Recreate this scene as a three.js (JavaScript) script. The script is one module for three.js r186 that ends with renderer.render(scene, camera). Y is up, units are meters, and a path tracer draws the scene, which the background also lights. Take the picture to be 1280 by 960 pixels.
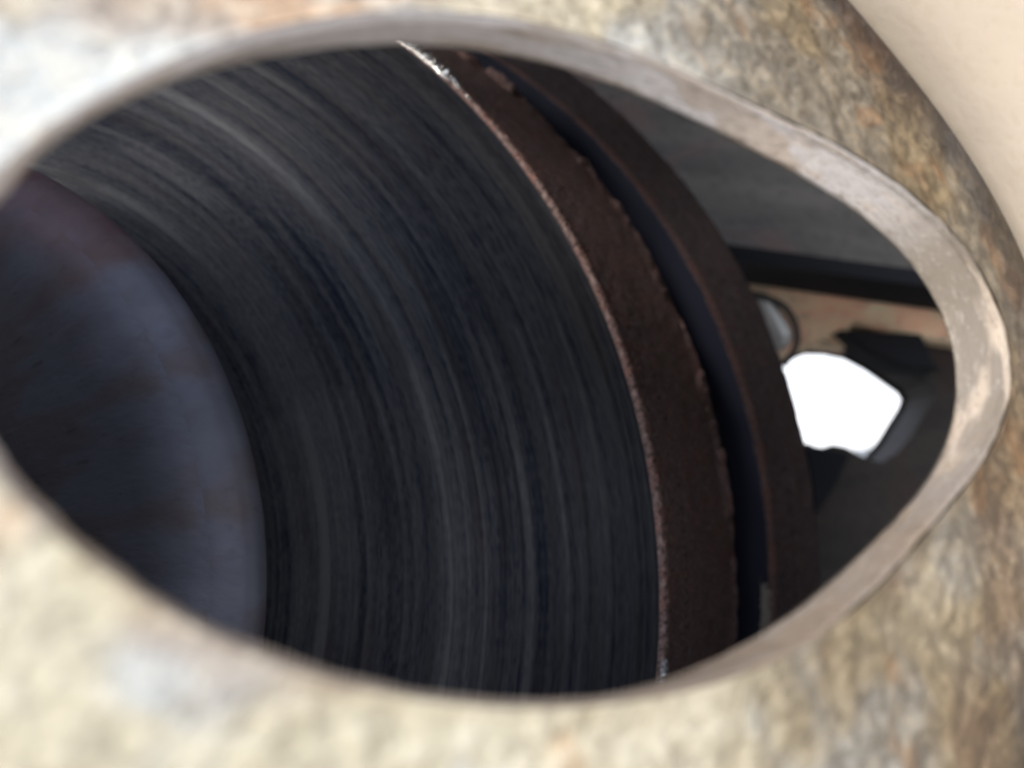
import * as THREE from 'three';
import { mergeGeometries } from 'three/addons/utils/BufferGeometryUtils.js';

// ---------------------------------------------------------------- camera, sky, sun, exposure
// Frame of the place: wheel axle along z (outboard = +z), wheel centre at the origin, y up, metres.
const scene = new THREE.Scene();
const camera = new THREE.PerspectiveCamera(54, 4 / 3, 0.005, 3000);
camera.position.set(0.198127, 0, 0.213105);
camera.up.set(0.148908, 0.979928, 0.132540);
camera.lookAt(0.198127 - 0.085173, 0.146246, 0.213105 - 0.985575);
camera.focus = 0.148;
camera.userData.fStop = 10.5;
scene.add(camera);

const renderer = new THREE.WebGLRenderer({ antialias: true });
renderer.toneMapping = THREE.LinearToneMapping;
renderer.toneMappingExposure = 1.75;
renderer.shadowMap.enabled = true;

const SUN = new THREE.Vector3(-0.45, 0.25, 0.87).normalize();
{ // bright, thinly clouded sky: computed once, air and cloud only
  const W = 512, H = 256, d = new Float32Array(W * H * 4);
  for (let j = 0; j < H; j++) for (let i = 0; i < W; i++) {
    const el = ((j + 0.5) / H - 0.5) * Math.PI;                  // row 0 is straight down
    const up = Math.max(0, Math.sin(el));
    const k = el < 0 ? 0.55 : 1.0;
    const o = (j * W + i) * 4;
    d[o] = k * (1.12 - 0.50 * up); d[o + 1] = k * (1.14 - 0.34 * up); d[o + 2] = k * (1.18 - 0.02 * up); d[o + 3] = 1;
  }
  const t = new THREE.DataTexture(d, W, H, THREE.RGBAFormat, THREE.FloatType);
  t.mapping = THREE.EquirectangularReflectionMapping; t.magFilter = THREE.LinearFilter; t.minFilter = THREE.LinearFilter; t.needsUpdate = true;
  scene.background = t; scene.environment = t;
}
const sun = new THREE.DirectionalLight(new THREE.Color(1, 0.92, 0.80), 2.3);
sun.position.copy(SUN.clone().multiplyScalar(3)); sun.target.position.set(0.25, 0.03, 0.1);
sun.castShadow = true; sun.shadow.radius = 60; sun.shadow.mapSize.set(2048, 2048);
Object.assign(sun.shadow.camera, { left: -0.8, right: 0.8, top: 0.8, bottom: -0.8, near: 0.5, far: 6 });
scene.add(sun, sun.target);

// ---------------------------------------------------------------- noise
function rng(seed) { let s = seed >>> 0; return () => { s = (s + 0x6D2B79F5) >>> 0; let t = s; t = Math.imul(t ^ (t >>> 15), t | 1); t ^= t + Math.imul(t ^ (t >>> 7), t | 61); return ((t ^ (t >>> 14)) >>> 0) / 4294967296; }; }
const PN = 4096, RV = new Float32Array(PN);
{ const r = rng(77); for (let i = 0; i < PN; i++) RV[i] = r(); }
const hash = (x, y, z = 0) => RV[(Math.imul(x, 73856093) ^ Math.imul(y, 19349663) ^ Math.imul(z, 83492791)) >>> 3 & (PN - 1)];
const sm = (t) => t * t * (3 - 2 * t);
const clamp = (x, a = 0, b = 1) => Math.min(b, Math.max(a, x));
const step = (a, b, x) => sm(clamp((x - a) / (b - a)));
const mix = (a, b, t) => a + (b - a) * t;
function vn(x, y, px, py, s = 0) {                                // periodic value noise, 0..1
  const xi = Math.floor(x), yi = Math.floor(y), fx = sm(x - xi), fy = sm(y - yi);
  const a = ((xi % px) + px) % px, b = (a + 1) % px, c = ((yi % py) + py) % py, e = (c + 1) % py;
  return mix(mix(hash(a, c, s), hash(b, c, s), fx), mix(hash(a, e, s), hash(b, e, s), fx), fy);
}
function fbm(u, v, f, oct, s = 0, fy = f) { let a = 0, w = 0.5, n = 0; for (let o = 0; o < oct; o++) { a += w * vn(u * f, v * fy, f, fy, s + o * 13); n += w; w *= 0.5; f *= 2; fy *= 2; } return a / n; }
function vn3(x, y, z, s = 0) {
  const xi = Math.floor(x), yi = Math.floor(y), zi = Math.floor(z), fx = sm(x - xi), fy = sm(y - yi), fz = sm(z - zi);
  const h = (i, j, k) => hash(xi + i, yi + j, zi + k + s * 57);
  return mix(mix(mix(h(0, 0, 0), h(1, 0, 0), fx), mix(h(0, 1, 0), h(1, 1, 0), fx), fy), mix(mix(h(0, 0, 1), h(1, 0, 1), fx), mix(h(0, 1, 1), h(1, 1, 1), fx), fy), fz);
}
const fb3 = (x, y, z, o = 3, s = 0) => { let a = 0, w = 0.5, n = 0; for (let i = 0; i < o; i++) { a += w * vn3(x, y, z, s + i); n += w; w *= 0.5; x *= 2.03; y *= 2.03; z *= 2.03; } return a / n; };

// ---------------------------------------------------------------- textures
const toS = (c) => 255 * (c <= 0.0031308 ? 12.92 * c : 1.055 * Math.pow(c, 1 / 2.4) - 0.055);
function maps(W, H, fn) {                                         // fn(u, v) -> [r, g, b (linear), roughness, height]
  const col = new Uint8Array(W * H * 4), rgh = new Uint8Array(W * H * 4), bmp = new Uint8Array(W * H * 4);
  for (let j = 0; j < H; j++) for (let i = 0; i < W; i++) {
    const q = fn((i + 0.5) / W, (j + 0.5) / H), o = (j * W + i) * 4;
    for (let k = 0; k < 3; k++) col[o + k] = toS(clamp(q[k]));
    rgh[o] = rgh[o + 1] = rgh[o + 2] = 255 * clamp(q[3]); bmp[o] = bmp[o + 1] = bmp[o + 2] = 255 * clamp(q[4]);
    col[o + 3] = rgh[o + 3] = bmp[o + 3] = 255;
  }
  const mk = (a, srgb) => { const t = new THREE.DataTexture(a, W, H); t.wrapS = t.wrapT = THREE.RepeatWrapping; t.magFilter = THREE.LinearFilter; t.minFilter = THREE.LinearMipmapLinearFilter; t.generateMipmaps = true; t.anisotropy = 8; if (srgb) t.colorSpace = THREE.SRGBColorSpace; t.needsUpdate = true; return t; };
  return { map: mk(col, true), roughnessMap: mk(rgh), bumpMap: mk(bmp) };
}
const mixc = (a, b, t) => [mix(a[0], b[0], t), mix(a[1], b[1], t), mix(a[2], b[2], t)];

// weathered wheel paint: cream dust over grey primer, rust-brown patches, gritty bumps (tile 0.25 m)
const wheelMaps = maps(2048, 2048, (u, v) => {
  const wx = u + 0.012 * (fbm(u, v, 24, 3, 5) - 0.5), wy = v + 0.012 * (fbm(u, v, 24, 3, 9) - 0.5);
  const big = fbm(wx, wy, 14, 4, 20), mid = fbm(wx, wy, 40, 4, 40), brown = fbm(wx, wy, 10, 4, 60);
  const grit = fbm(wx, wy, 190, 3, 80), fine = fbm(u, v, 420, 2, 100);
  let c = mixc([0.54, 0.47, 0.315], [0.60, 0.55, 0.42], mid);
  c = mixc(c, [0.545, 0.555, 0.53], 0.95 * step(0.43, 0.55, big));
  c = mixc(c, [0.36, 0.27, 0.20], 0.75 * step(0.55, 0.70, brown));
  c = mixc(c, [0.60, 0.36, 0.18], 0.55 * step(0.62, 0.76, fbm(wx, wy, 34, 3, 140)));
  const hgt = 0.62 * grit + 0.22 * fine + 0.16 * mid;
  const hi = step(0.54, 0.66, hgt), lo = step(0.46, 0.36, hgt);
  c = mixc(c, [0.80, 0.73, 0.58], 0.4 * hi); c = mixc(c, [0.20, 0.165, 0.125], 0.36 * lo);
  return [...c, 0.62 - 0.14 * hi + 0.15 * fine, hgt];
});
// bare, pressed edge of the hand hole (u along the edge, v across)
const edgeMaps = maps(2048, 256, (u, v) => {
  const m = fbm(u, v, 40, 4, 11, 6), g = fbm(u, v, 300, 3, 31, 40), sc = fbm(u, v, 260, 3, 51, 26);
  let c = mixc([0.56, 0.545, 0.575], [0.62, 0.59, 0.57], m);
  c = mixc(c, [0.84, 0.82, 0.84], 0.9 * step(0.60, 0.68, u) * step(0.97, 0.90, u));                            // bounced light painted in as a paler top
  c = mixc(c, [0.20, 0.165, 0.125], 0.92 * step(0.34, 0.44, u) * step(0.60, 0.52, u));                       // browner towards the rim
  c = mixc(c, [0.56, 0.46, 0.37], 0.7 * step(0.52, 0.68, fbm(u, v, 26, 3, 71, 3)));
  c = mixc(c, [0.22, 0.16, 0.105], 0.85 * step(0.0, 0.06, u) * step(0.46, 0.34, u));   // shade on the lower fillet painted in brown
  c = mixc(c, [0.22, 0.18, 0.15], 0.5 * step(0.42, 0.3, g));
  c = mixc(c, [0.75, 0.72, 0.66], 0.16 * step(0.62, 0.78, sc));
  return [...c, 0.52 + 0.25 * (g - 0.5), 0.6 * g + 0.4 * sc];
});
const rimMaps = maps(512, 512, (u, v) => {
  const a = fbm(u, v, 8, 4, 3), g = fbm(u, v, 90, 3, 8);
  const c = mixc([0.68, 0.59, 0.485], [0.72, 0.635, 0.55], a);
  return [...mixc(c, [0.5, 0.40, 0.26], 0.12 * step(0.62, 0.74, g)), 0.6, g];
});
// swept friction face: u once round, v = radius 0.105 .. 0.2155; score rings that fade in and out along the sweep
const RF0 = 0.095, RF1 = 0.2155;
const ringN = (v, f, s) => vn(v * f, 0.5, f, 1, s);
function groove(v) { const k = ringN(v, 9, 13); return 0.40 * ringN(v, 16, 3) + 0.36 * mix(0.5, ringN(v, 48, 4), 0.3 + 0.9 * k) + 0.24 * mix(0.5, ringN(v, 120, 5), 1.3 * k); }
const faceMaps = maps(2048, 1024, (u, v) => {
  const g = groove(v), fineR = ringN(v, 300, 6), w = v + 0.0012 * (fbm(u, v, 60, 2, 60) - 0.5);
  const streak = fbm(u, w, 12, 2, 15, 60), spk = fbm(u, v, 500, 2, 25, 260), streak2 = fbm(u, w, 34, 3, 35, 130), film = fbm(u, v, 26, 3, 65, 5);
  let s = 0.36 + 0.75 * (g - 0.5) + 0.42 * (streak - 0.5) + 0.20 * (fineR - 0.5) + 0.40 * (streak2 - 0.5) + 0.45 * (spk - 0.5) + 0.30 * (film - 0.5);
  const line = step(0.72, 0.86, ringN(v, 64, 16)) * step(0.30, 0.6, fbm(u, 0.5, 24, 2, 18, 1)); s = clamp(s + 0.34 * line);
  let c = mixc([0.009, 0.014, 0.034], [0.150, 0.151, 0.160], s);
  c = mixc(c, [0.055, 0.043, 0.038], 0.3 * step(0.58, 0.72, fbm(u, w, 20, 3, 45, 40)));
  return [...c, 0.66 - 0.16 * s + 0.10 * spk, 0.45 * streak2 + 0.25 * fineR + 0.30 * spk];
});
// rough rusted casting (tile 0.06 m)
const castMaps = maps(1024, 1024, (u, v) => {
  const a = fbm(u, v, 10, 4, 7), g = fbm(u, v, 60, 4, 17), p = fbm(u, v, 110, 3, 27);
  let c = mixc([0.125, 0.096, 0.094], [0.20, 0.148, 0.138], a);
  c = mixc(c, [0.22, 0.125, 0.105], 0.6 * step(0.55, 0.72, fbm(u, v, 14, 4, 37)));
  c = mixc(c, [0.03, 0.027, 0.026], 0.75 * step(0.44, 0.33, p));
  c = mixc(c, [0.34, 0.29, 0.27], 0.45 * step(0.64, 0.74, g));
  return [...c, 0.72 + 0.2 * (g - 0.5), 0.55 * g + 0.45 * p];
});
const hubMaps = maps(1024, 1024, (u, v) => {
  const a = fbm(u, v, 5, 4, 7), g = fbm(u, v, 26, 4, 17), p = fbm(u, v, 10, 3, 27);
  let c = mixc([0.135, 0.145, 0.195], [0.18, 0.19, 0.245], a);
  c = mixc(c, [0.14, 0.10, 0.09], 0.5 * step(0.60, 0.72, fbm(u, v, 2, 3, 37)));
  c = mixc(c, [0.07, 0.07, 0.075], 0.6 * step(0.22, 0.14, p));
  return [...c, 0.6 + 0.2 * (g - 0.5), 0.6 * g + 0.4 * p];
});
const underMaps = maps(512, 512, (u, v) => {
  const a = fbm(u, v, 3, 4, 2, 24), b = fbm(u, v, 6, 4, 12), g = fbm(u, v, 70, 3, 22);
  let c = mixc([0.045, 0.037, 0.029], [0.120, 0.100, 0.078], a);
  c = mixc(c, [0.11, 0.065, 0.05], 0.7 * step(0.55, 0.7, b));
  return [...mixc(c, [0.03, 0.027, 0.024], 0.4 * step(0.4, 0.3, g)), 0.8, g];
});
const std = (m, o = {}) => new THREE.MeshStandardMaterial({ ...m, ...o });
const M = {
  wheel: std(wheelMaps, { vertexColors: true, bumpScale: 0.0008, roughness: 1, metalness: 0 }),
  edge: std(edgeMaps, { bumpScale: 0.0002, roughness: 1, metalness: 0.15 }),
  rim: std(rimMaps, { bumpScale: 0.00005, roughness: 1 }),
  face: std(faceMaps, { bumpScale: 0.00008, roughness: 1, metalness: 0.5 }),
  cast: std(castMaps, { bumpScale: 0.0007, roughness: 1, metalness: 0.1, color: new THREE.Color(1.9, 1.72, 1.78) }),
  cast2: std(castMaps, { bumpScale: 0.0006, roughness: 1, metalness: 0.1, color: new THREE.Color(1.0, 1.08, 1.3) }),
  chamfer: std(castMaps, { bumpScale: 0.0006, roughness: 1, metalness: 0.1, color: new THREE.Color(2.3, 2.1, 2.25) }),  // casting colour lightened to hold the chamfer highlight
  lip: std(castMaps, { bumpScale: 0.0004, roughness: 0.8, metalness: 0.35, color: new THREE.Color(2.6, 2.3, 2.2) }),
  vent: new THREE.MeshStandardMaterial({ color: new THREE.Color(0.030, 0.036, 0.070), roughness: 0.8 }),  // shade of the gap put into a dark navy colour
  burr: new THREE.MeshStandardMaterial({ color: new THREE.Color(0.92, 0.92, 0.92), roughness: 0.14, metalness: 0.85 }),
  hubEdge: std(hubMaps, { vertexColors: true, bumpScale: 0.0002, roughness: 1, metalness: 0.35, color: new THREE.Color(1, 1, 1) }),
  hub: std(hubMaps, { vertexColors: true, bumpScale: 0.0002, roughness: 1, metalness: 0.25 }),
  under: std(underMaps, { bumpScale: 0.0006, roughness: 1 }),
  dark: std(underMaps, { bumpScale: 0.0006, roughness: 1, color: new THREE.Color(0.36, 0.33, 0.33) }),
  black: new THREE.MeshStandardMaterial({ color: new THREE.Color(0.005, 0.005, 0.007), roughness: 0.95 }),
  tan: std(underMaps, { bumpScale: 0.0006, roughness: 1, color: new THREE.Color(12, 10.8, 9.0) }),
  hose: new THREE.MeshStandardMaterial({ color: new THREE.Color(0.03, 0.03, 0.032), roughness: 0.5 }),
  fitting: new THREE.MeshStandardMaterial({ color: new THREE.Color(0.5, 0.49, 0.46), roughness: 0.45, metalness: 0.3 }),
  ground: new THREE.MeshStandardMaterial({ color: new THREE.Color(0.24, 0.23, 0.21), roughness: 0.95 }),
};

// ---------------------------------------------------------------- builders
const numbers = {};
function numbered(name) { const n = numbers[name] = (numbers[name] ?? -1) + 1; return n ? `${name}_${String(n).padStart(3, '0')}` : name; }
function tag(o, label, category, extra = {}) { o.userData = { label, category, ...extra }; return o; }
function thing(name, label, category, extra) { const g = new THREE.Group(); g.name = numbered(name); scene.add(g); return tag(g, label, category, extra); }
function part(name, geo, mat, parent, label) { const m = new THREE.Mesh(geo, mat); m.name = numbered(name); m.castShadow = m.receiveShadow = true; if (label) m.userData.label = label; parent.add(m); return m; }
function sheet(nu, nv, fn, flip = false) {                        // fn(i, j) -> [x, y, z, u, v]
  const pos = new Float32Array((nu + 1) * (nv + 1) * 3), uv = new Float32Array((nu + 1) * (nv + 1) * 2), idx = [];
  for (let j = 0; j <= nv; j++) for (let i = 0; i <= nu; i++) { const k = j * (nu + 1) + i, q = fn(i, j); pos.set([q[0], q[1], q[2]], k * 3); uv.set([q[3], q[4]], k * 2); }
  for (let j = 0; j < nv; j++) for (let i = 0; i < nu; i++) { const a = j * (nu + 1) + i, b = a + 1, c = a + nu + 1, d = c + 1; flip ? idx.push(a, c, b, b, c, d) : idx.push(a, b, c, b, d, c); }
  const g = new THREE.BufferGeometry(); g.setAttribute('position', new THREE.BufferAttribute(pos, 3)); g.setAttribute('uv', new THREE.BufferAttribute(uv, 2)); g.setIndex(idx); g.computeVertexNormals(); return g;
}
// angles round the axle, dense where the hand hole shows the parts behind
function angles(dense, coarse, a0 = -0.75, a1 = 1.45) { const o = []; for (let i = 0; i <= dense; i++) o.push(a0 + (a1 - a0) * i / dense); const rest = 2 * Math.PI - (a1 - a0); for (let i = 1; i <= coarse; i++) o.push(a1 + rest * i / coarse); return o; }
// surface of revolution about z from a profile [[r, z], ...]; disp(th, s, r, z) pushes (r, z)
function revolve(profile, th, tile, disp, uvf) {
  let s = 0; const S = profile.map((p, i) => (s += i ? Math.hypot(p[0] - profile[i - 1][0], p[1] - profile[i - 1][1]) : 0));
  return sheet(th.length - 1, profile.length - 1, (i, j) => {
    const [r0, z0] = profile[j], t = th[i]; let r = r0, z = z0;
    if (disp) { const d = disp(t, S[j], r0, z0, j); r += d[0]; z += d[1]; }
    const w = uvf ? uvf(t, r0, S[j]) : [t * 0.2 / tile, S[j] / tile];
    return [r * Math.cos(t), r * Math.sin(t), z, w[0], w[1]];
  });
}
function refine(profile, d) { const o = [profile[0]]; for (let i = 1; i < profile.length; i++) { const [a, b] = [profile[i - 1], profile[i]], n = Math.max(1, Math.round(Math.hypot(b[0] - a[0], b[1] - a[1]) / d)); for (let k = 1; k <= n; k++) o.push([mix(a[0], b[0], k / n), mix(a[1], b[1], k / n)]); } return o; }

// ---------------------------------------------------------------- ground
{ const g = new THREE.PlaneGeometry(3000, 3000); g.rotateX(-Math.PI / 2); const m = new THREE.Mesh(g, M.ground); m.name = 'ground'; m.position.y = -0.52; m.receiveShadow = true; m.userData = { kind: 'structure', label: 'plain grey concrete yard under the wheel', category: 'ground' }; scene.add(m); }

// ---------------------------------------------------------------- wheel: conical disc with ten hand holes, rim round it
const SL = 0.75, CL = Math.hypot(1, SL), T = 0.0045, RU = 0.20, RZ = 0.24, Z28 = 0.115;      // slope, slant factor, plate thickness
const PITCH = Math.PI / 5, THC = 0.0141 / RU;
const edgeR = (t) => 0.2600 + 0.0107 * Math.cos(10 * (t - 0.07));             // lobed outer edge of the disc
const cone = (u, v, h) => { const rf = RU + u / CL, r = rf + h * SL / CL, t = v / RU; return [r * Math.cos(t), r * Math.sin(t), Z28 - SL * (rf - RZ) + h / CL]; };
const HC = [0.0147, 0.0141];
const HF = [56.44, -5.35, -0.86, 2.97, -2.33, 4.16, 0.23, 0.81, -0.03, 0, -0.33, 0.14, -0.37];
const HB = [56.14, -8.98, -1.39, 2.27, -2.71, 4.00, -0.01, 0.27, -0.27, -0.25, -0.20, 0.11, -0.03], ASP = 1.75;   // length to height of the oval
const four = (q, p) => { let o = q[0]; for (let k = 1; k < q.length / 2; k++) o += q[2 * k - 1] * Math.cos(k * p) + q[2 * k] * Math.sin(k * p); return o / 1000; };
const FIL = 0.0008;
const wob = (p, s) => 0.00045 * (fbm(p / (2 * Math.PI), 0.3, 30, 3, s, 1) - 0.5) + 0.0004 * (fbm(p / (2 * Math.PI), 0.7, 120, 2, s + 3, 1) - 0.5);
const wheel = thing('wheel', 'weathered cream painted steel wheel with an oval hand hole, filling the frame', 'wheel');
{
  const U0 = (0.15 - RU) * CL, V0 = (THC - PITCH / 2) * RU, V1 = (THC + PITCH / 2) * RU;
  function toBorder(p) {                                          // distance from the hole centre to the edge of its tenth of the disc
    const c = Math.cos(p), s = Math.sin(p) / ASP; let d = 1;
    if (s > 1e-9) d = Math.min(d, (V1 - HC[1]) / s); if (s < -1e-9) d = Math.min(d, (V0 - HC[1]) / s);
    if (c < -1e-9) d = Math.min(d, (U0 - HC[0]) / c);
    if (c > 0) { let a = 0, b = d; const out = (q) => RU + (HC[0] + q * c) / CL - edgeR((HC[1] + q * s) / RU); if (out(b) > 0) { for (let k = 0; k < 40; k++) { const m = (a + b) / 2; out(m) > 0 ? b = m : a = m; } d = b; } }
    return d;
  }
  function sector(nPhi, nRing, hi) {
    const ph = []; for (let i = 0; i <= nPhi; i++) ph.push(-Math.PI + 2 * Math.PI * i / nPhi);
    for (const [u, v] of [[U0, V0], [U0, V1], [(edgeR(V0 / RU) - RU) * CL, V0], [(edgeR(V1 / RU) - RU) * CL, V1]]) {   // hit the four corners exactly
      const a = Math.atan2((v - HC[1]) * ASP, u - HC[0]); let k = 0; ph.forEach((x, i) => { if (Math.abs(x - a) < Math.abs(ph[k] - a)) k = i; }); if (k && k < nPhi) ph[k] = a;
    }
    const lift = (u, v, e) => hi ? e * (0.25 + 0.9 * step(-0.04, 0.03, u)) * (0.0014 * (fb3(u * 420, v * 420, 3, 3, 1) - 0.5) + 0.0006 * (fb3(u * 130, v * 130, 7, 2, 4) - 0.5)) : 0;
    const front = sheet(nPhi, nRing, (i, j) => {
      const p = ph[i], a = four(HF, p) + FIL, b = toBorder(p), t = Math.pow(j / nRing, 1.15), q = mix(a, b, t);
      const u = HC[0] + q * Math.cos(p), v = HC[1] + q * Math.sin(p) / ASP;
      const h = lift(u, v, step(0, 0.003, q - a) * step(0, 0.004, b - q)) + 0.00035 * Math.exp(-(((q - a) / 0.0012) ** 2));
      return [...cone(u, v, h), u / 0.25, v / 0.25];
    }, true);
    const back = sheet(nPhi, 8, (i, j) => { const p = ph[i], q = mix(four(HB, p) + 0.0002, toBorder(p), j / 8), u = HC[0] + q * Math.cos(p), v = HC[1] + q * Math.sin(p) / ASP; return [...cone(u, v, -T), u / 0.25, v / 0.25]; });
    const nv = 60, rimEdge = sheet(nv, 6, (i, j) => {             // outer edge of the plate, rounded over
      const t = (THC - PITCH / 2) + PITCH * i / nv, e = (edgeR(t) - RU) * CL, a = j / 6 * Math.PI; return [...cone(e + 0.0016 * Math.sin(a) + 1e-5, t * RU, -T / 2 + T / 2 * Math.cos(a)), e / 0.25, (t * RU) / 0.25 + j * 0.01];
    }, true);
    return [mergeGeometries([front, rimEdge]), back];
  }
  function dirtShade(g) {                                              // patchy brown dirt, with shade painted in that deepens towards the seam
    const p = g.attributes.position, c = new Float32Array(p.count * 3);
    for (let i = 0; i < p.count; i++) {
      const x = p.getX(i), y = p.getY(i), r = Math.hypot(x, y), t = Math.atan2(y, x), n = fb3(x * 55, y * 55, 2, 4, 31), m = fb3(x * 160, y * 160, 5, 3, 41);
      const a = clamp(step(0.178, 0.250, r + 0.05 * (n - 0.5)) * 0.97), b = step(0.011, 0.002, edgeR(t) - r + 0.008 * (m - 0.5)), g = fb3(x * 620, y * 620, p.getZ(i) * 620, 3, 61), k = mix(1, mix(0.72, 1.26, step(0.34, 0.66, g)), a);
      const q = mixc(mixc([1, 1, 1], [0.27, 0.22, 0.165], a).map((w) => w * k), [0.085, 0.072, 0.074], 0.9 * b); c.set(q, i * 3);  // near-black band paints the crevice shade at the disc edge
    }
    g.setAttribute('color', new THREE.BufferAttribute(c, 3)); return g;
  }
  function holeEdge(nPhi) {
    const prof = []; for (let j = 0; j <= 9; j++) prof.push([0, j / 9]); for (let j = 1; j <= 7; j++) prof.push([1, j / 7]);
    return sheet(nPhi, prof.length - 1, (i, j) => {
      const p = -Math.PI + 2 * Math.PI * i / nPhi, [k, t] = prof[j], b = four(HB, p) + wob(p, 3), f = four(HF, p) + wob(p, 9); let q, h;
      if (!k) { q = mix(b, f, t); h = -T + (T - FIL) * t; const e = 1 - t; if (t === 0) { q += 0.0005; } h += 0; q += 0.0002 * (fb3(q * Math.cos(p) * 300, q * Math.sin(p) * 300, t * 3, 3, 6) - 0.5) * e; }
      else { const a = t * Math.PI / 2; q = f + FIL * (1 - Math.cos(a)) + (t === 1 ? 0.0003 : 0); h = -FIL + FIL * Math.sin(a) + 0.00035 * t * (0.4 + 1.2 * fbm(p / 6.2832, 0.1, 60, 3, 21, 1)) - (t === 1 ? 0.0003 : 0); }
      const u = HC[0] + q * Math.cos(p), v = HC[1] + q * Math.sin(p) / ASP;
      return [...cone(u, v, h), i / nPhi, 0.02 + 0.9 * j / (prof.length - 1)];
    }, true);
  }
  const plain = sector(120, 12, false), first = sector(760, 190, true), geos = [first[0]], backs = [first[1]];
  for (let k = 1; k < 10; k++) plain.forEach((p, i) => { const g = p.clone(); g.rotateZ(k * PITCH); (i ? backs : geos).push(g); });
  const far = angles(40, 60);
  geos.push(revolve([[0.15, Z28 + SL * 0.09], [0.135, 0.189], [0.10, 0.192], [0.05, 0.192]], far, 0.25));
  backs.push(revolve([[0.05, 0.183], [0.135, 0.180], [0.146, 0.1755]], far, 0.25));
  part('disc_back', mergeGeometries(backs), M.under, wheel, 'dark sooty inside of the wheel disc');
  part('wheel_disc', dirtShade(mergeGeometries(geos)), M.wheel, wheel, 'cream and brown weathered conical disc with gritty paint and shade painted in towards the rim');
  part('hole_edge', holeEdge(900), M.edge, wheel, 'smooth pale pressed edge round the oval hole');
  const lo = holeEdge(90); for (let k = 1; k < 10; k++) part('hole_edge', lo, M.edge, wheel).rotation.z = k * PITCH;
  // rim: seat under the disc edge, well wall rising to the outer flange, barrel behind
  const th = []; for (let i = 0; i <= 720; i++) th.push(2 * Math.PI * i / 720 + 2.5);
  const seat = [[-0.0065, -0.012], [-0.003, -0.016], [0.0015, -0.016], [0.0038, -0.012], [0.0050, -0.007], [0.0058, -0.002], [0.0070, 0.0020], [0.0090, 0.0055], [0.0115, 0.0095], [0.0150, 0.0150]];
  const outer = [[0.296, 0.130], [0.306, 0.150], [0.315, 0.170], [0.322, 0.178], [0.333, 0.181], [0.341, 0.178], [0.343, 0.170], [0.338, 0.166]];
  const rimFront = sheet(720, seat.length + outer.length - 1, (i, j) => {
    const t = th[i], e = edgeR(t), n = fb3(Math.cos(t) * 60, Math.sin(t) * 60, j, 3, 2) - 0.5; let r, z;
    if (j < seat.length) { r = e + seat[j][0]; z = Z28 - SL * (e - RZ) + seat[j][1]; if (j > 2) { r += 0.0007 * n; z += 0.0009 * n; } } else [r, z] = outer[j - seat.length];
    return [r * Math.cos(t), r * Math.sin(t), z, t * 0.3 / 0.12, j * 0.05];
  });
  const rb = revolve(refine([[0.268, 0.078], [0.292, 0.058], [0.322, 0.010], [0.362, -0.070], [0.402, -0.150], [0.424, -0.200], [0.432, -0.200], [0.380, -0.090], [0.345, 0.010], [0.332, 0.080], [0.336, 0.164]], 0.01), th, 0.12, (t, q, r, z, j) => [(edgeR(t) - 0.2707) * step(0.06, 0.0, q), -SL * (edgeR(t) - 0.2707) * step(0.06, 0.0, q)]);
  part('rim_barrel', rb, M.under, wheel, 'dark sooty inner barrel of the rim');
  part('rim', rimFront, M.rim, wheel, 'bright cream rim beyond a dark seam at the disc edge');
}

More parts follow.
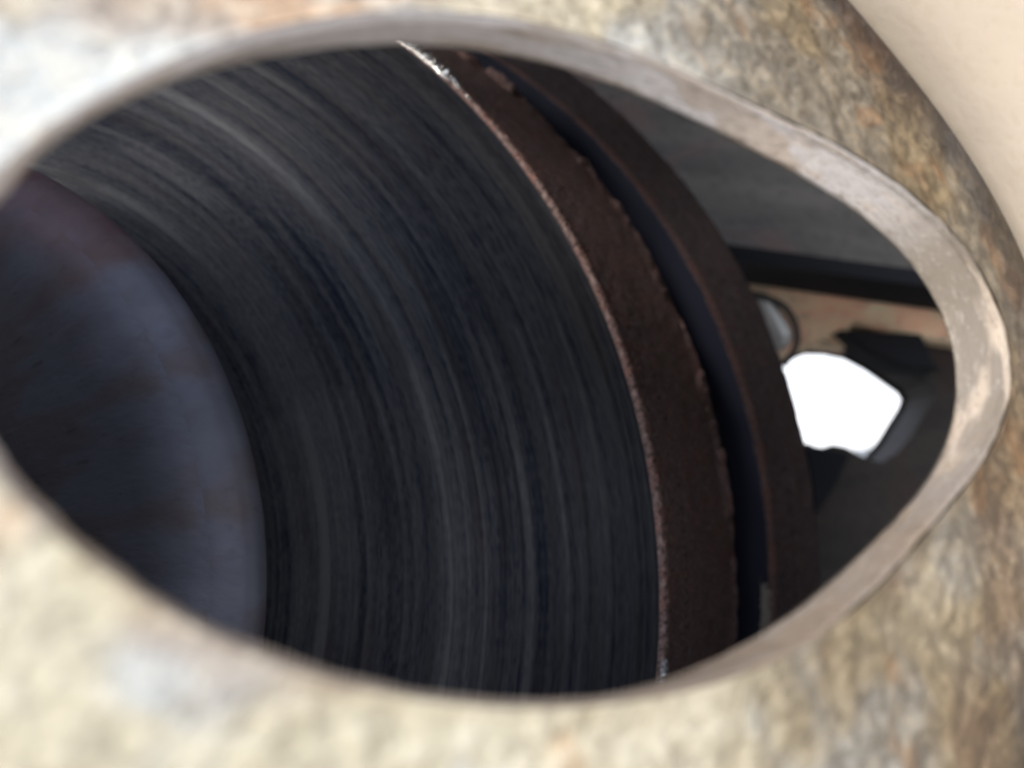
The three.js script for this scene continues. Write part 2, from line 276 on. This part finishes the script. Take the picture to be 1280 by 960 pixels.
// ---------------------------------------------------------------- brake disc
const disc = thing('brake_disc', 'worn ventilated brake disc with scored dark face, seen through the hand hole', 'brake disc');
const E1 = [0.2450, -0.0620], E2 = [0.2640, -0.0930], E3 = [0.2900, -0.1210];
const dish = (r) => 0.0165 * (1 - Math.pow(clamp((r - 0.150) / 0.0655), 1.5));          // the swept face is worn slightly hollow
{
  const th = angles(900, 120);
  const prof = []; for (let k = 0; k <= 300; k++) prof.push([mix(RF0, 0.2138, k / 300), 0]);
  const face = revolve(prof, th, 0.1, (t, s, r) => [0, dish(r) + 0.00028 * (groove((r - RF0) / (RF1 - RF0)) - 0.5)], (t, r) => [t / (2 * Math.PI) + 0.35, (r - RF0) / (RF1 - RF0)]);
  part('friction_face', face, M.face, disc, 'dark grey swept face with circular score lines');
  const lipP = refine([[0.2134, -0.0001], [0.2142, 0.0008], [0.2154, 0.0009], [0.2163, 0.0002], [0.2168, -0.0016], [0.2172, -0.0030]], 0.00035);
  part('worn_lip', revolve(lipP, angles(1500, 160), 0.06, (t, s, r, z, j) => { const n = fb3(Math.cos(t) * 420, Math.sin(t) * 420, j * 0.8, 3, 3) - 0.5, k = j && j < lipP.length - 1 ? 1 : 0.2; return [0.0009 * n * k, 0.0010 * n * k]; }), M.lip, disc, 'thin rusty pink lip along the outer edge of the face');
  const ep = refine([[0.2171, -0.0028], [0.2186, -0.006], [0.2438, -0.0590], [0.2451, -0.0605], E1, [0.2436, -0.0637], [0.2420, -0.0642]], 0.0011);
  part('plate_edge', revolve(ep, th, 0.06, (t, s, r, z) => {
    const x = r * Math.cos(t), y = r * Math.sin(t), n = fb3(x * 260, y * 260, z * 260, 4, 2) - 0.5, m = fb3(x * 45, y * 45, z * 30, 3, 9) - 0.5, w = step(0, 0.002, s); const c = step(-0.052, -0.060, z), chip = step(0.56, 0.66, fb3(x * 75, y * 75, 3, 3, 23));
    return [w * (0.0011 * n + 0.0010 * m), w * c * (0.0085 * m + 0.0050 * n + 0.0042 * chip)];
  }), M.cast, disc, 'rough dark brown outer edge of the front plate');
  const ip = refine([[0.2630, -0.0921], E2, [0.2660, -0.0956], [0.2880, -0.1190], E3, [0.2890, -0.1230], [0.2000, -0.1260]], 0.0013);
  const ipd = (t, s, r, z) => { const x = r * Math.cos(t), y = r * Math.sin(t), n = fb3(x * 200, y * 200, z * 200, 3, 5) - 0.5, m = fb3(x * 40, y * 40, z * 25, 3, 15) - 0.5; return [0.0008 * n + 0.0009 * m, 0.0006 * n + 0.0024 * m * step(-0.099, -0.093, z)]; };
  const ic = ip.findIndex((p) => p[0] > 0.2666);
  part('inner_plate', revolve(ip.slice(ic), th, 0.06, ipd), M.cast2, disc, 'dark rear plate of the ventilated disc');
  part('plate_chamfer', revolve(ip.slice(0, ic + 1), th, 0.06, ipd), M.chamfer, disc, 'rusty front edge of the rear plate with its highlight painted lighter');
  part('vent_channel', revolve([[0.2424, -0.0640], [0.2370, -0.0652], [0.2005, -0.0652], [0.2005, -0.0912], [0.2633, -0.0922]], angles(240, 60), 0.06), M.vent, disc, 'hollow between the two disc plates with its shade painted navy');
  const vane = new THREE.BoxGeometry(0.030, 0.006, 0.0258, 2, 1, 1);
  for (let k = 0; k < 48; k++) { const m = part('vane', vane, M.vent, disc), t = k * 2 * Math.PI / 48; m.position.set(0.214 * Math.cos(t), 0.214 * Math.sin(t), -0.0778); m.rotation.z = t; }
  const glintTh = Array.from({ length: 61 }, (_, i) => mix(-0.285, -0.165, i / 60));  // added strip whose pale colour stands for a glint
  part('painted_glint', revolve(refine([[0.2600, -0.0908], [0.2630, -0.0915], [0.2645, -0.0926]], 0.0004), glintTh, 0.06, (t, s, r, z) => { const n = fb3(t * 300, r * 900, 1, 3, 7) - 0.5, e = step(-0.285, -0.25, t) * step(-0.165, -0.20, t); return [0.0012 * n, 0.0010 * n - 0.0014 * (1 - e)]; }), M.fitting, disc, 'pale strip painting a glint low on the edge of the rear plate');
  // torn bright metal burr where the lip has been rubbed
  const R = rng(5), spikes = [];
  const spike = (t, len) => { const g = new THREE.ConeGeometry(0.00028 + 0.0003 * R(), len, 5); g.translate(0, len * 0.4, 0); g.rotateZ(-Math.PI / 2 + (R() - 0.5) * 0.9); g.rotateY(-0.5 - 0.7 * R()); g.translate(0.2152, 0, 0.0011); g.rotateZ(t); spikes.push(g); };
  for (let k = 0; k < 110; k++) { const t = 0.585 + 0.24 * R(); spike(t, (0.0010 + 0.0020 * R() * R()) * (0.45 + step(0.58, 0.66, t))); }
  for (let k = 0; k < 26; k++) spike(-0.255 + 0.030 * R(), 0.0010 + 0.0016 * R());
  const strip = (a, b) => {                                        // torn scale: saw teeth rising along the sweep, ragged outer edge
    const cuts = [a]; while (cuts[cuts.length - 1] < b) cuts.push(cuts[cuts.length - 1] + 0.0022 + 0.0060 * R());
    const reach = cuts.map(() => R()), lift = cuts.map(() => 0.1 + 1.6 * R()), ths = [];
    for (let k = 0; k + 1 < cuts.length; k++) for (let m = 0; m <= 4; m++) ths.push([cuts[k] + (cuts[k + 1] - cuts[k]) * (m < 4 ? m / 4 : 0.97), k]);
    const prof = [[0.2141, 0.0006], [0.2147, 0.0009], [0.2153, 0.00104], [0.2160, 0.00122], [0.2162, 0.0004]];
    return sheet(ths.length - 1, prof.length - 1, (i, j) => {
      const [t, k] = ths[i], f = (t - cuts[k]) * 0.215, e = step(a, a + 0.05, t) * step(b + 0.004, b - 0.012, t);
      const r = prof[j][0] + (j > 1 ? 0.0026 * reach[k] * e * (j / 4) : 0), z = prof[j][1] + 0.16 * lift[k] * f * (j ? 1 : 0.3) - 0.0009 * (1 - e);
      return [r * Math.cos(t), r * Math.sin(t), z, t, j];
    });
  };
  part('burr', mergeGeometries([...spikes.slice(0, 110), strip(0.60, 0.86)]), M.burr, disc, 'ragged bright bare metal burr at the top of the lip').userData.kind = 'stuff';
  part('burr', mergeGeometries([...spikes.slice(110), strip(-0.262, -0.226)]), M.burr, disc, 'small bright bare metal burr at the bottom of the lip').userData.kind = 'stuff';
}

// ---------------------------------------------------------------- wheel hub
const hub = thing('wheel_hub', 'grey cast wheel hub flange in front of the brake disc at left', 'hub');
{
  const hp = refine([[0.05, 0.189], [0.05, 0.062], [0.056, 0.056], [0.072, 0.0535], [0.100, 0.0520], [0.1085, 0.0512], [0.1135, 0.0495], [0.1178, 0.0468], [0.1203, 0.0435], [0.1206, 0.0405], [0.1196, 0.0375], [0.1170, 0.0360], [0.1040, 0.0340], [0.1010, 0.0300], [0.1000, 0.0100]], 0.0016);
  const push = (t, q, r, z) => { const n = fb3(r * Math.cos(t) * 160, r * Math.sin(t) * 160, z * 160, 3, 4) - 0.5; return [0.0002 * n, 0.0004 * n]; };
  const ht = angles(420, 80, -0.6, 1.8), cut = hp.findIndex((p) => p[0] > 0.1115), cut2 = hp.findIndex((p, i) => i > cut && p[0] < 0.1185 && p[1] < 0.037);
  const stain = (g) => {                                          // rust bloom on the upper part of the casting
    const p = g.attributes.position, c = new Float32Array(p.count * 3);
    for (let i = 0; i < p.count; i++) { const x = p.getX(i), y = p.getY(i), n = fb3(x * 70, y * 70, 2, 4, 51); const k = 0.55 + 0.75 * step(0.096, 0.1135, Math.hypot(x, y) + 0.006 * (n - 0.5)); c.set(mixc([k, k, k], [0.95 * k, 0.66 * k, 0.60 * k], step(0.05, 0.095, y + 0.07 * (n - 0.5))), i * 3); }
    g.setAttribute('color', new THREE.BufferAttribute(c, 3)); return g;
  };
  const fl = part('flange', stain(revolve(hp.slice(0, cut + 1), ht, 0.06, push)), M.hub, hub);
  part('flange_edge', stain(revolve(hp.slice(cut, cut2 + 1), ht, 0.06, push)), M.hubEdge, hub, 'paler turned edge of the hub flange');
  part('spigot', stain(revolve(hp.slice(cut2), ht, 0.06, push)), M.hub, hub);
}

// ---------------------------------------------------------------- chassis parts seen past the disc
function prism(pts, z, depth, bevel = 0.003, holes = []) {
  const s = new THREE.Shape(pts.map((p) => new THREE.Vector2(...p))); for (const h of holes) s.holes.push(new THREE.Path(h.map((p) => new THREE.Vector2(...p))));
  const g = new THREE.ExtrudeGeometry(s, { depth, bevelEnabled: bevel > 0, bevelThickness: bevel, bevelSize: bevel, bevelOffset: -bevel, bevelSegments: 3, curveSegments: 12 });
  g.translate(0, 0, z - depth - bevel); return g;
}
const scaleUv = (g, k) => { const a = g.attributes.uv; for (let i = 0; i < a.count; i++) a.setXY(i, a.getX(i) * k, a.getY(i) * k); return g; };
{
  // frame beam: a rolled section whose long lower edge slopes down to the right
  const beam = thing('frame_beam', 'dark grey rust-stained steel beam behind the disc at upper right', 'beam');
  beam.position.set(0.378, 0.1766, -0.30); beam.rotation.z = -0.312;
  const web = sheet(60, 24, (i, j) => { const x = -0.30 + 0.60 * i / 60, y = -0.052 + 0.26 * j / 24, n = fb3(x * 30, y * 60, 1, 3, 1) - 0.5; return [x, y, 0.03 * Math.pow(j / 24, 2) - 0.02 * Math.sin(j / 24 * 3.1) + 0.004 * n, x / 0.3, y / 0.3]; });
  part('web', web, M.under, beam);
  const fl = new THREE.BoxGeometry(0.60, 0.010, 0.05); fl.translate(0, -0.058, -0.002); part('lower_flange', fl, M.black, beam);  // black colour paints the shadow line under the beam
  // sandy crossmember under it
  const cross = thing('crossmember', 'tan dusty crossmember under the dark beam', 'crossmember');
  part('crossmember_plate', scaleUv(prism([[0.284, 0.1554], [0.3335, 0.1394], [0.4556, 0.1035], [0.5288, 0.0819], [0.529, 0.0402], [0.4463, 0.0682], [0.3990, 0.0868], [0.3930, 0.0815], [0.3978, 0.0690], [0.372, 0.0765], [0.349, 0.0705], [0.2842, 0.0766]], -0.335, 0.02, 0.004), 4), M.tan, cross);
  const fit = thing('hose_fitting', 'pale metal hose fitting against the disc edge', 'fitting');
  const fg = new THREE.CapsuleGeometry(0.0105, 0.022, 6, 18); fg.rotateZ(0.33); fg.translate(0.3325, 0.0928, -0.305); part('ferrule', fg, M.fitting, fit);
  const hose = thing('air_hose', 'thin dark hose curving round the pale fitting', 'hose');
  const hc = new THREE.CatmullRomCurve3([[0.304, 0.1222, -0.300], [0.3253, 0.1108, -0.296], [0.3411, 0.1011, -0.296], [0.3477, 0.0867, -0.298], [0.3461, 0.0729, -0.300], [0.3363, 0.061, -0.304]].map((p) => new THREE.Vector3(...p)));
  part('hose_tube', new THREE.TubeGeometry(hc, 60, 0.0022, 10), M.hose, hose);
  // dark suspension bracket with an opening onto daylight
  const br = thing('suspension_bracket', 'dark suspension bracket with a gap of white daylight', 'bracket');
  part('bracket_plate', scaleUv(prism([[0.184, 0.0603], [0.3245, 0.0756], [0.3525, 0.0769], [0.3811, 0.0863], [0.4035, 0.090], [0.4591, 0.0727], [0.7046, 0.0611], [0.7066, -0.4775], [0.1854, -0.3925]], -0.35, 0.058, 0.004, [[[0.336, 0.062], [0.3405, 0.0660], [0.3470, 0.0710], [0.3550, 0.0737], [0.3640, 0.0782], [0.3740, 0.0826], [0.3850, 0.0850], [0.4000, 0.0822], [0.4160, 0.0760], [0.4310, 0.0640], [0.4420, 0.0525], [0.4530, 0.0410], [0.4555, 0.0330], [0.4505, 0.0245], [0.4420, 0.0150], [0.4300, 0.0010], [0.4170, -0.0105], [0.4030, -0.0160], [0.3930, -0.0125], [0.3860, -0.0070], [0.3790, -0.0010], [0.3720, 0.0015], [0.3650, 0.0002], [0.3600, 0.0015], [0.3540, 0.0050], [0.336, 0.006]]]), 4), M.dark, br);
  const lug = thing('bolt_lug', 'black block beside the daylight gap', 'lug');
  const lg = prism([[0.3818, 0.0819], [0.4336, 0.0708], [0.4395, 0.0442], [0.4162, 0.0502], [0.3954, 0.0647]], -0.315, 0.03, 0.003); part('lug_block', lg, M.black, lug);
  const gus = thing('gusset', 'black triangular gusset under the daylight gap', 'gusset');
  part('gusset_plate', prism([[0.3497, 0.0059], [0.3628, 0.0033], [0.3784, -0.0024], [0.3668, -0.021], [0.3477, -0.0419]], -0.335, 0.012, 0.0015), M.black, gus);
}
renderer.render(scene, camera);
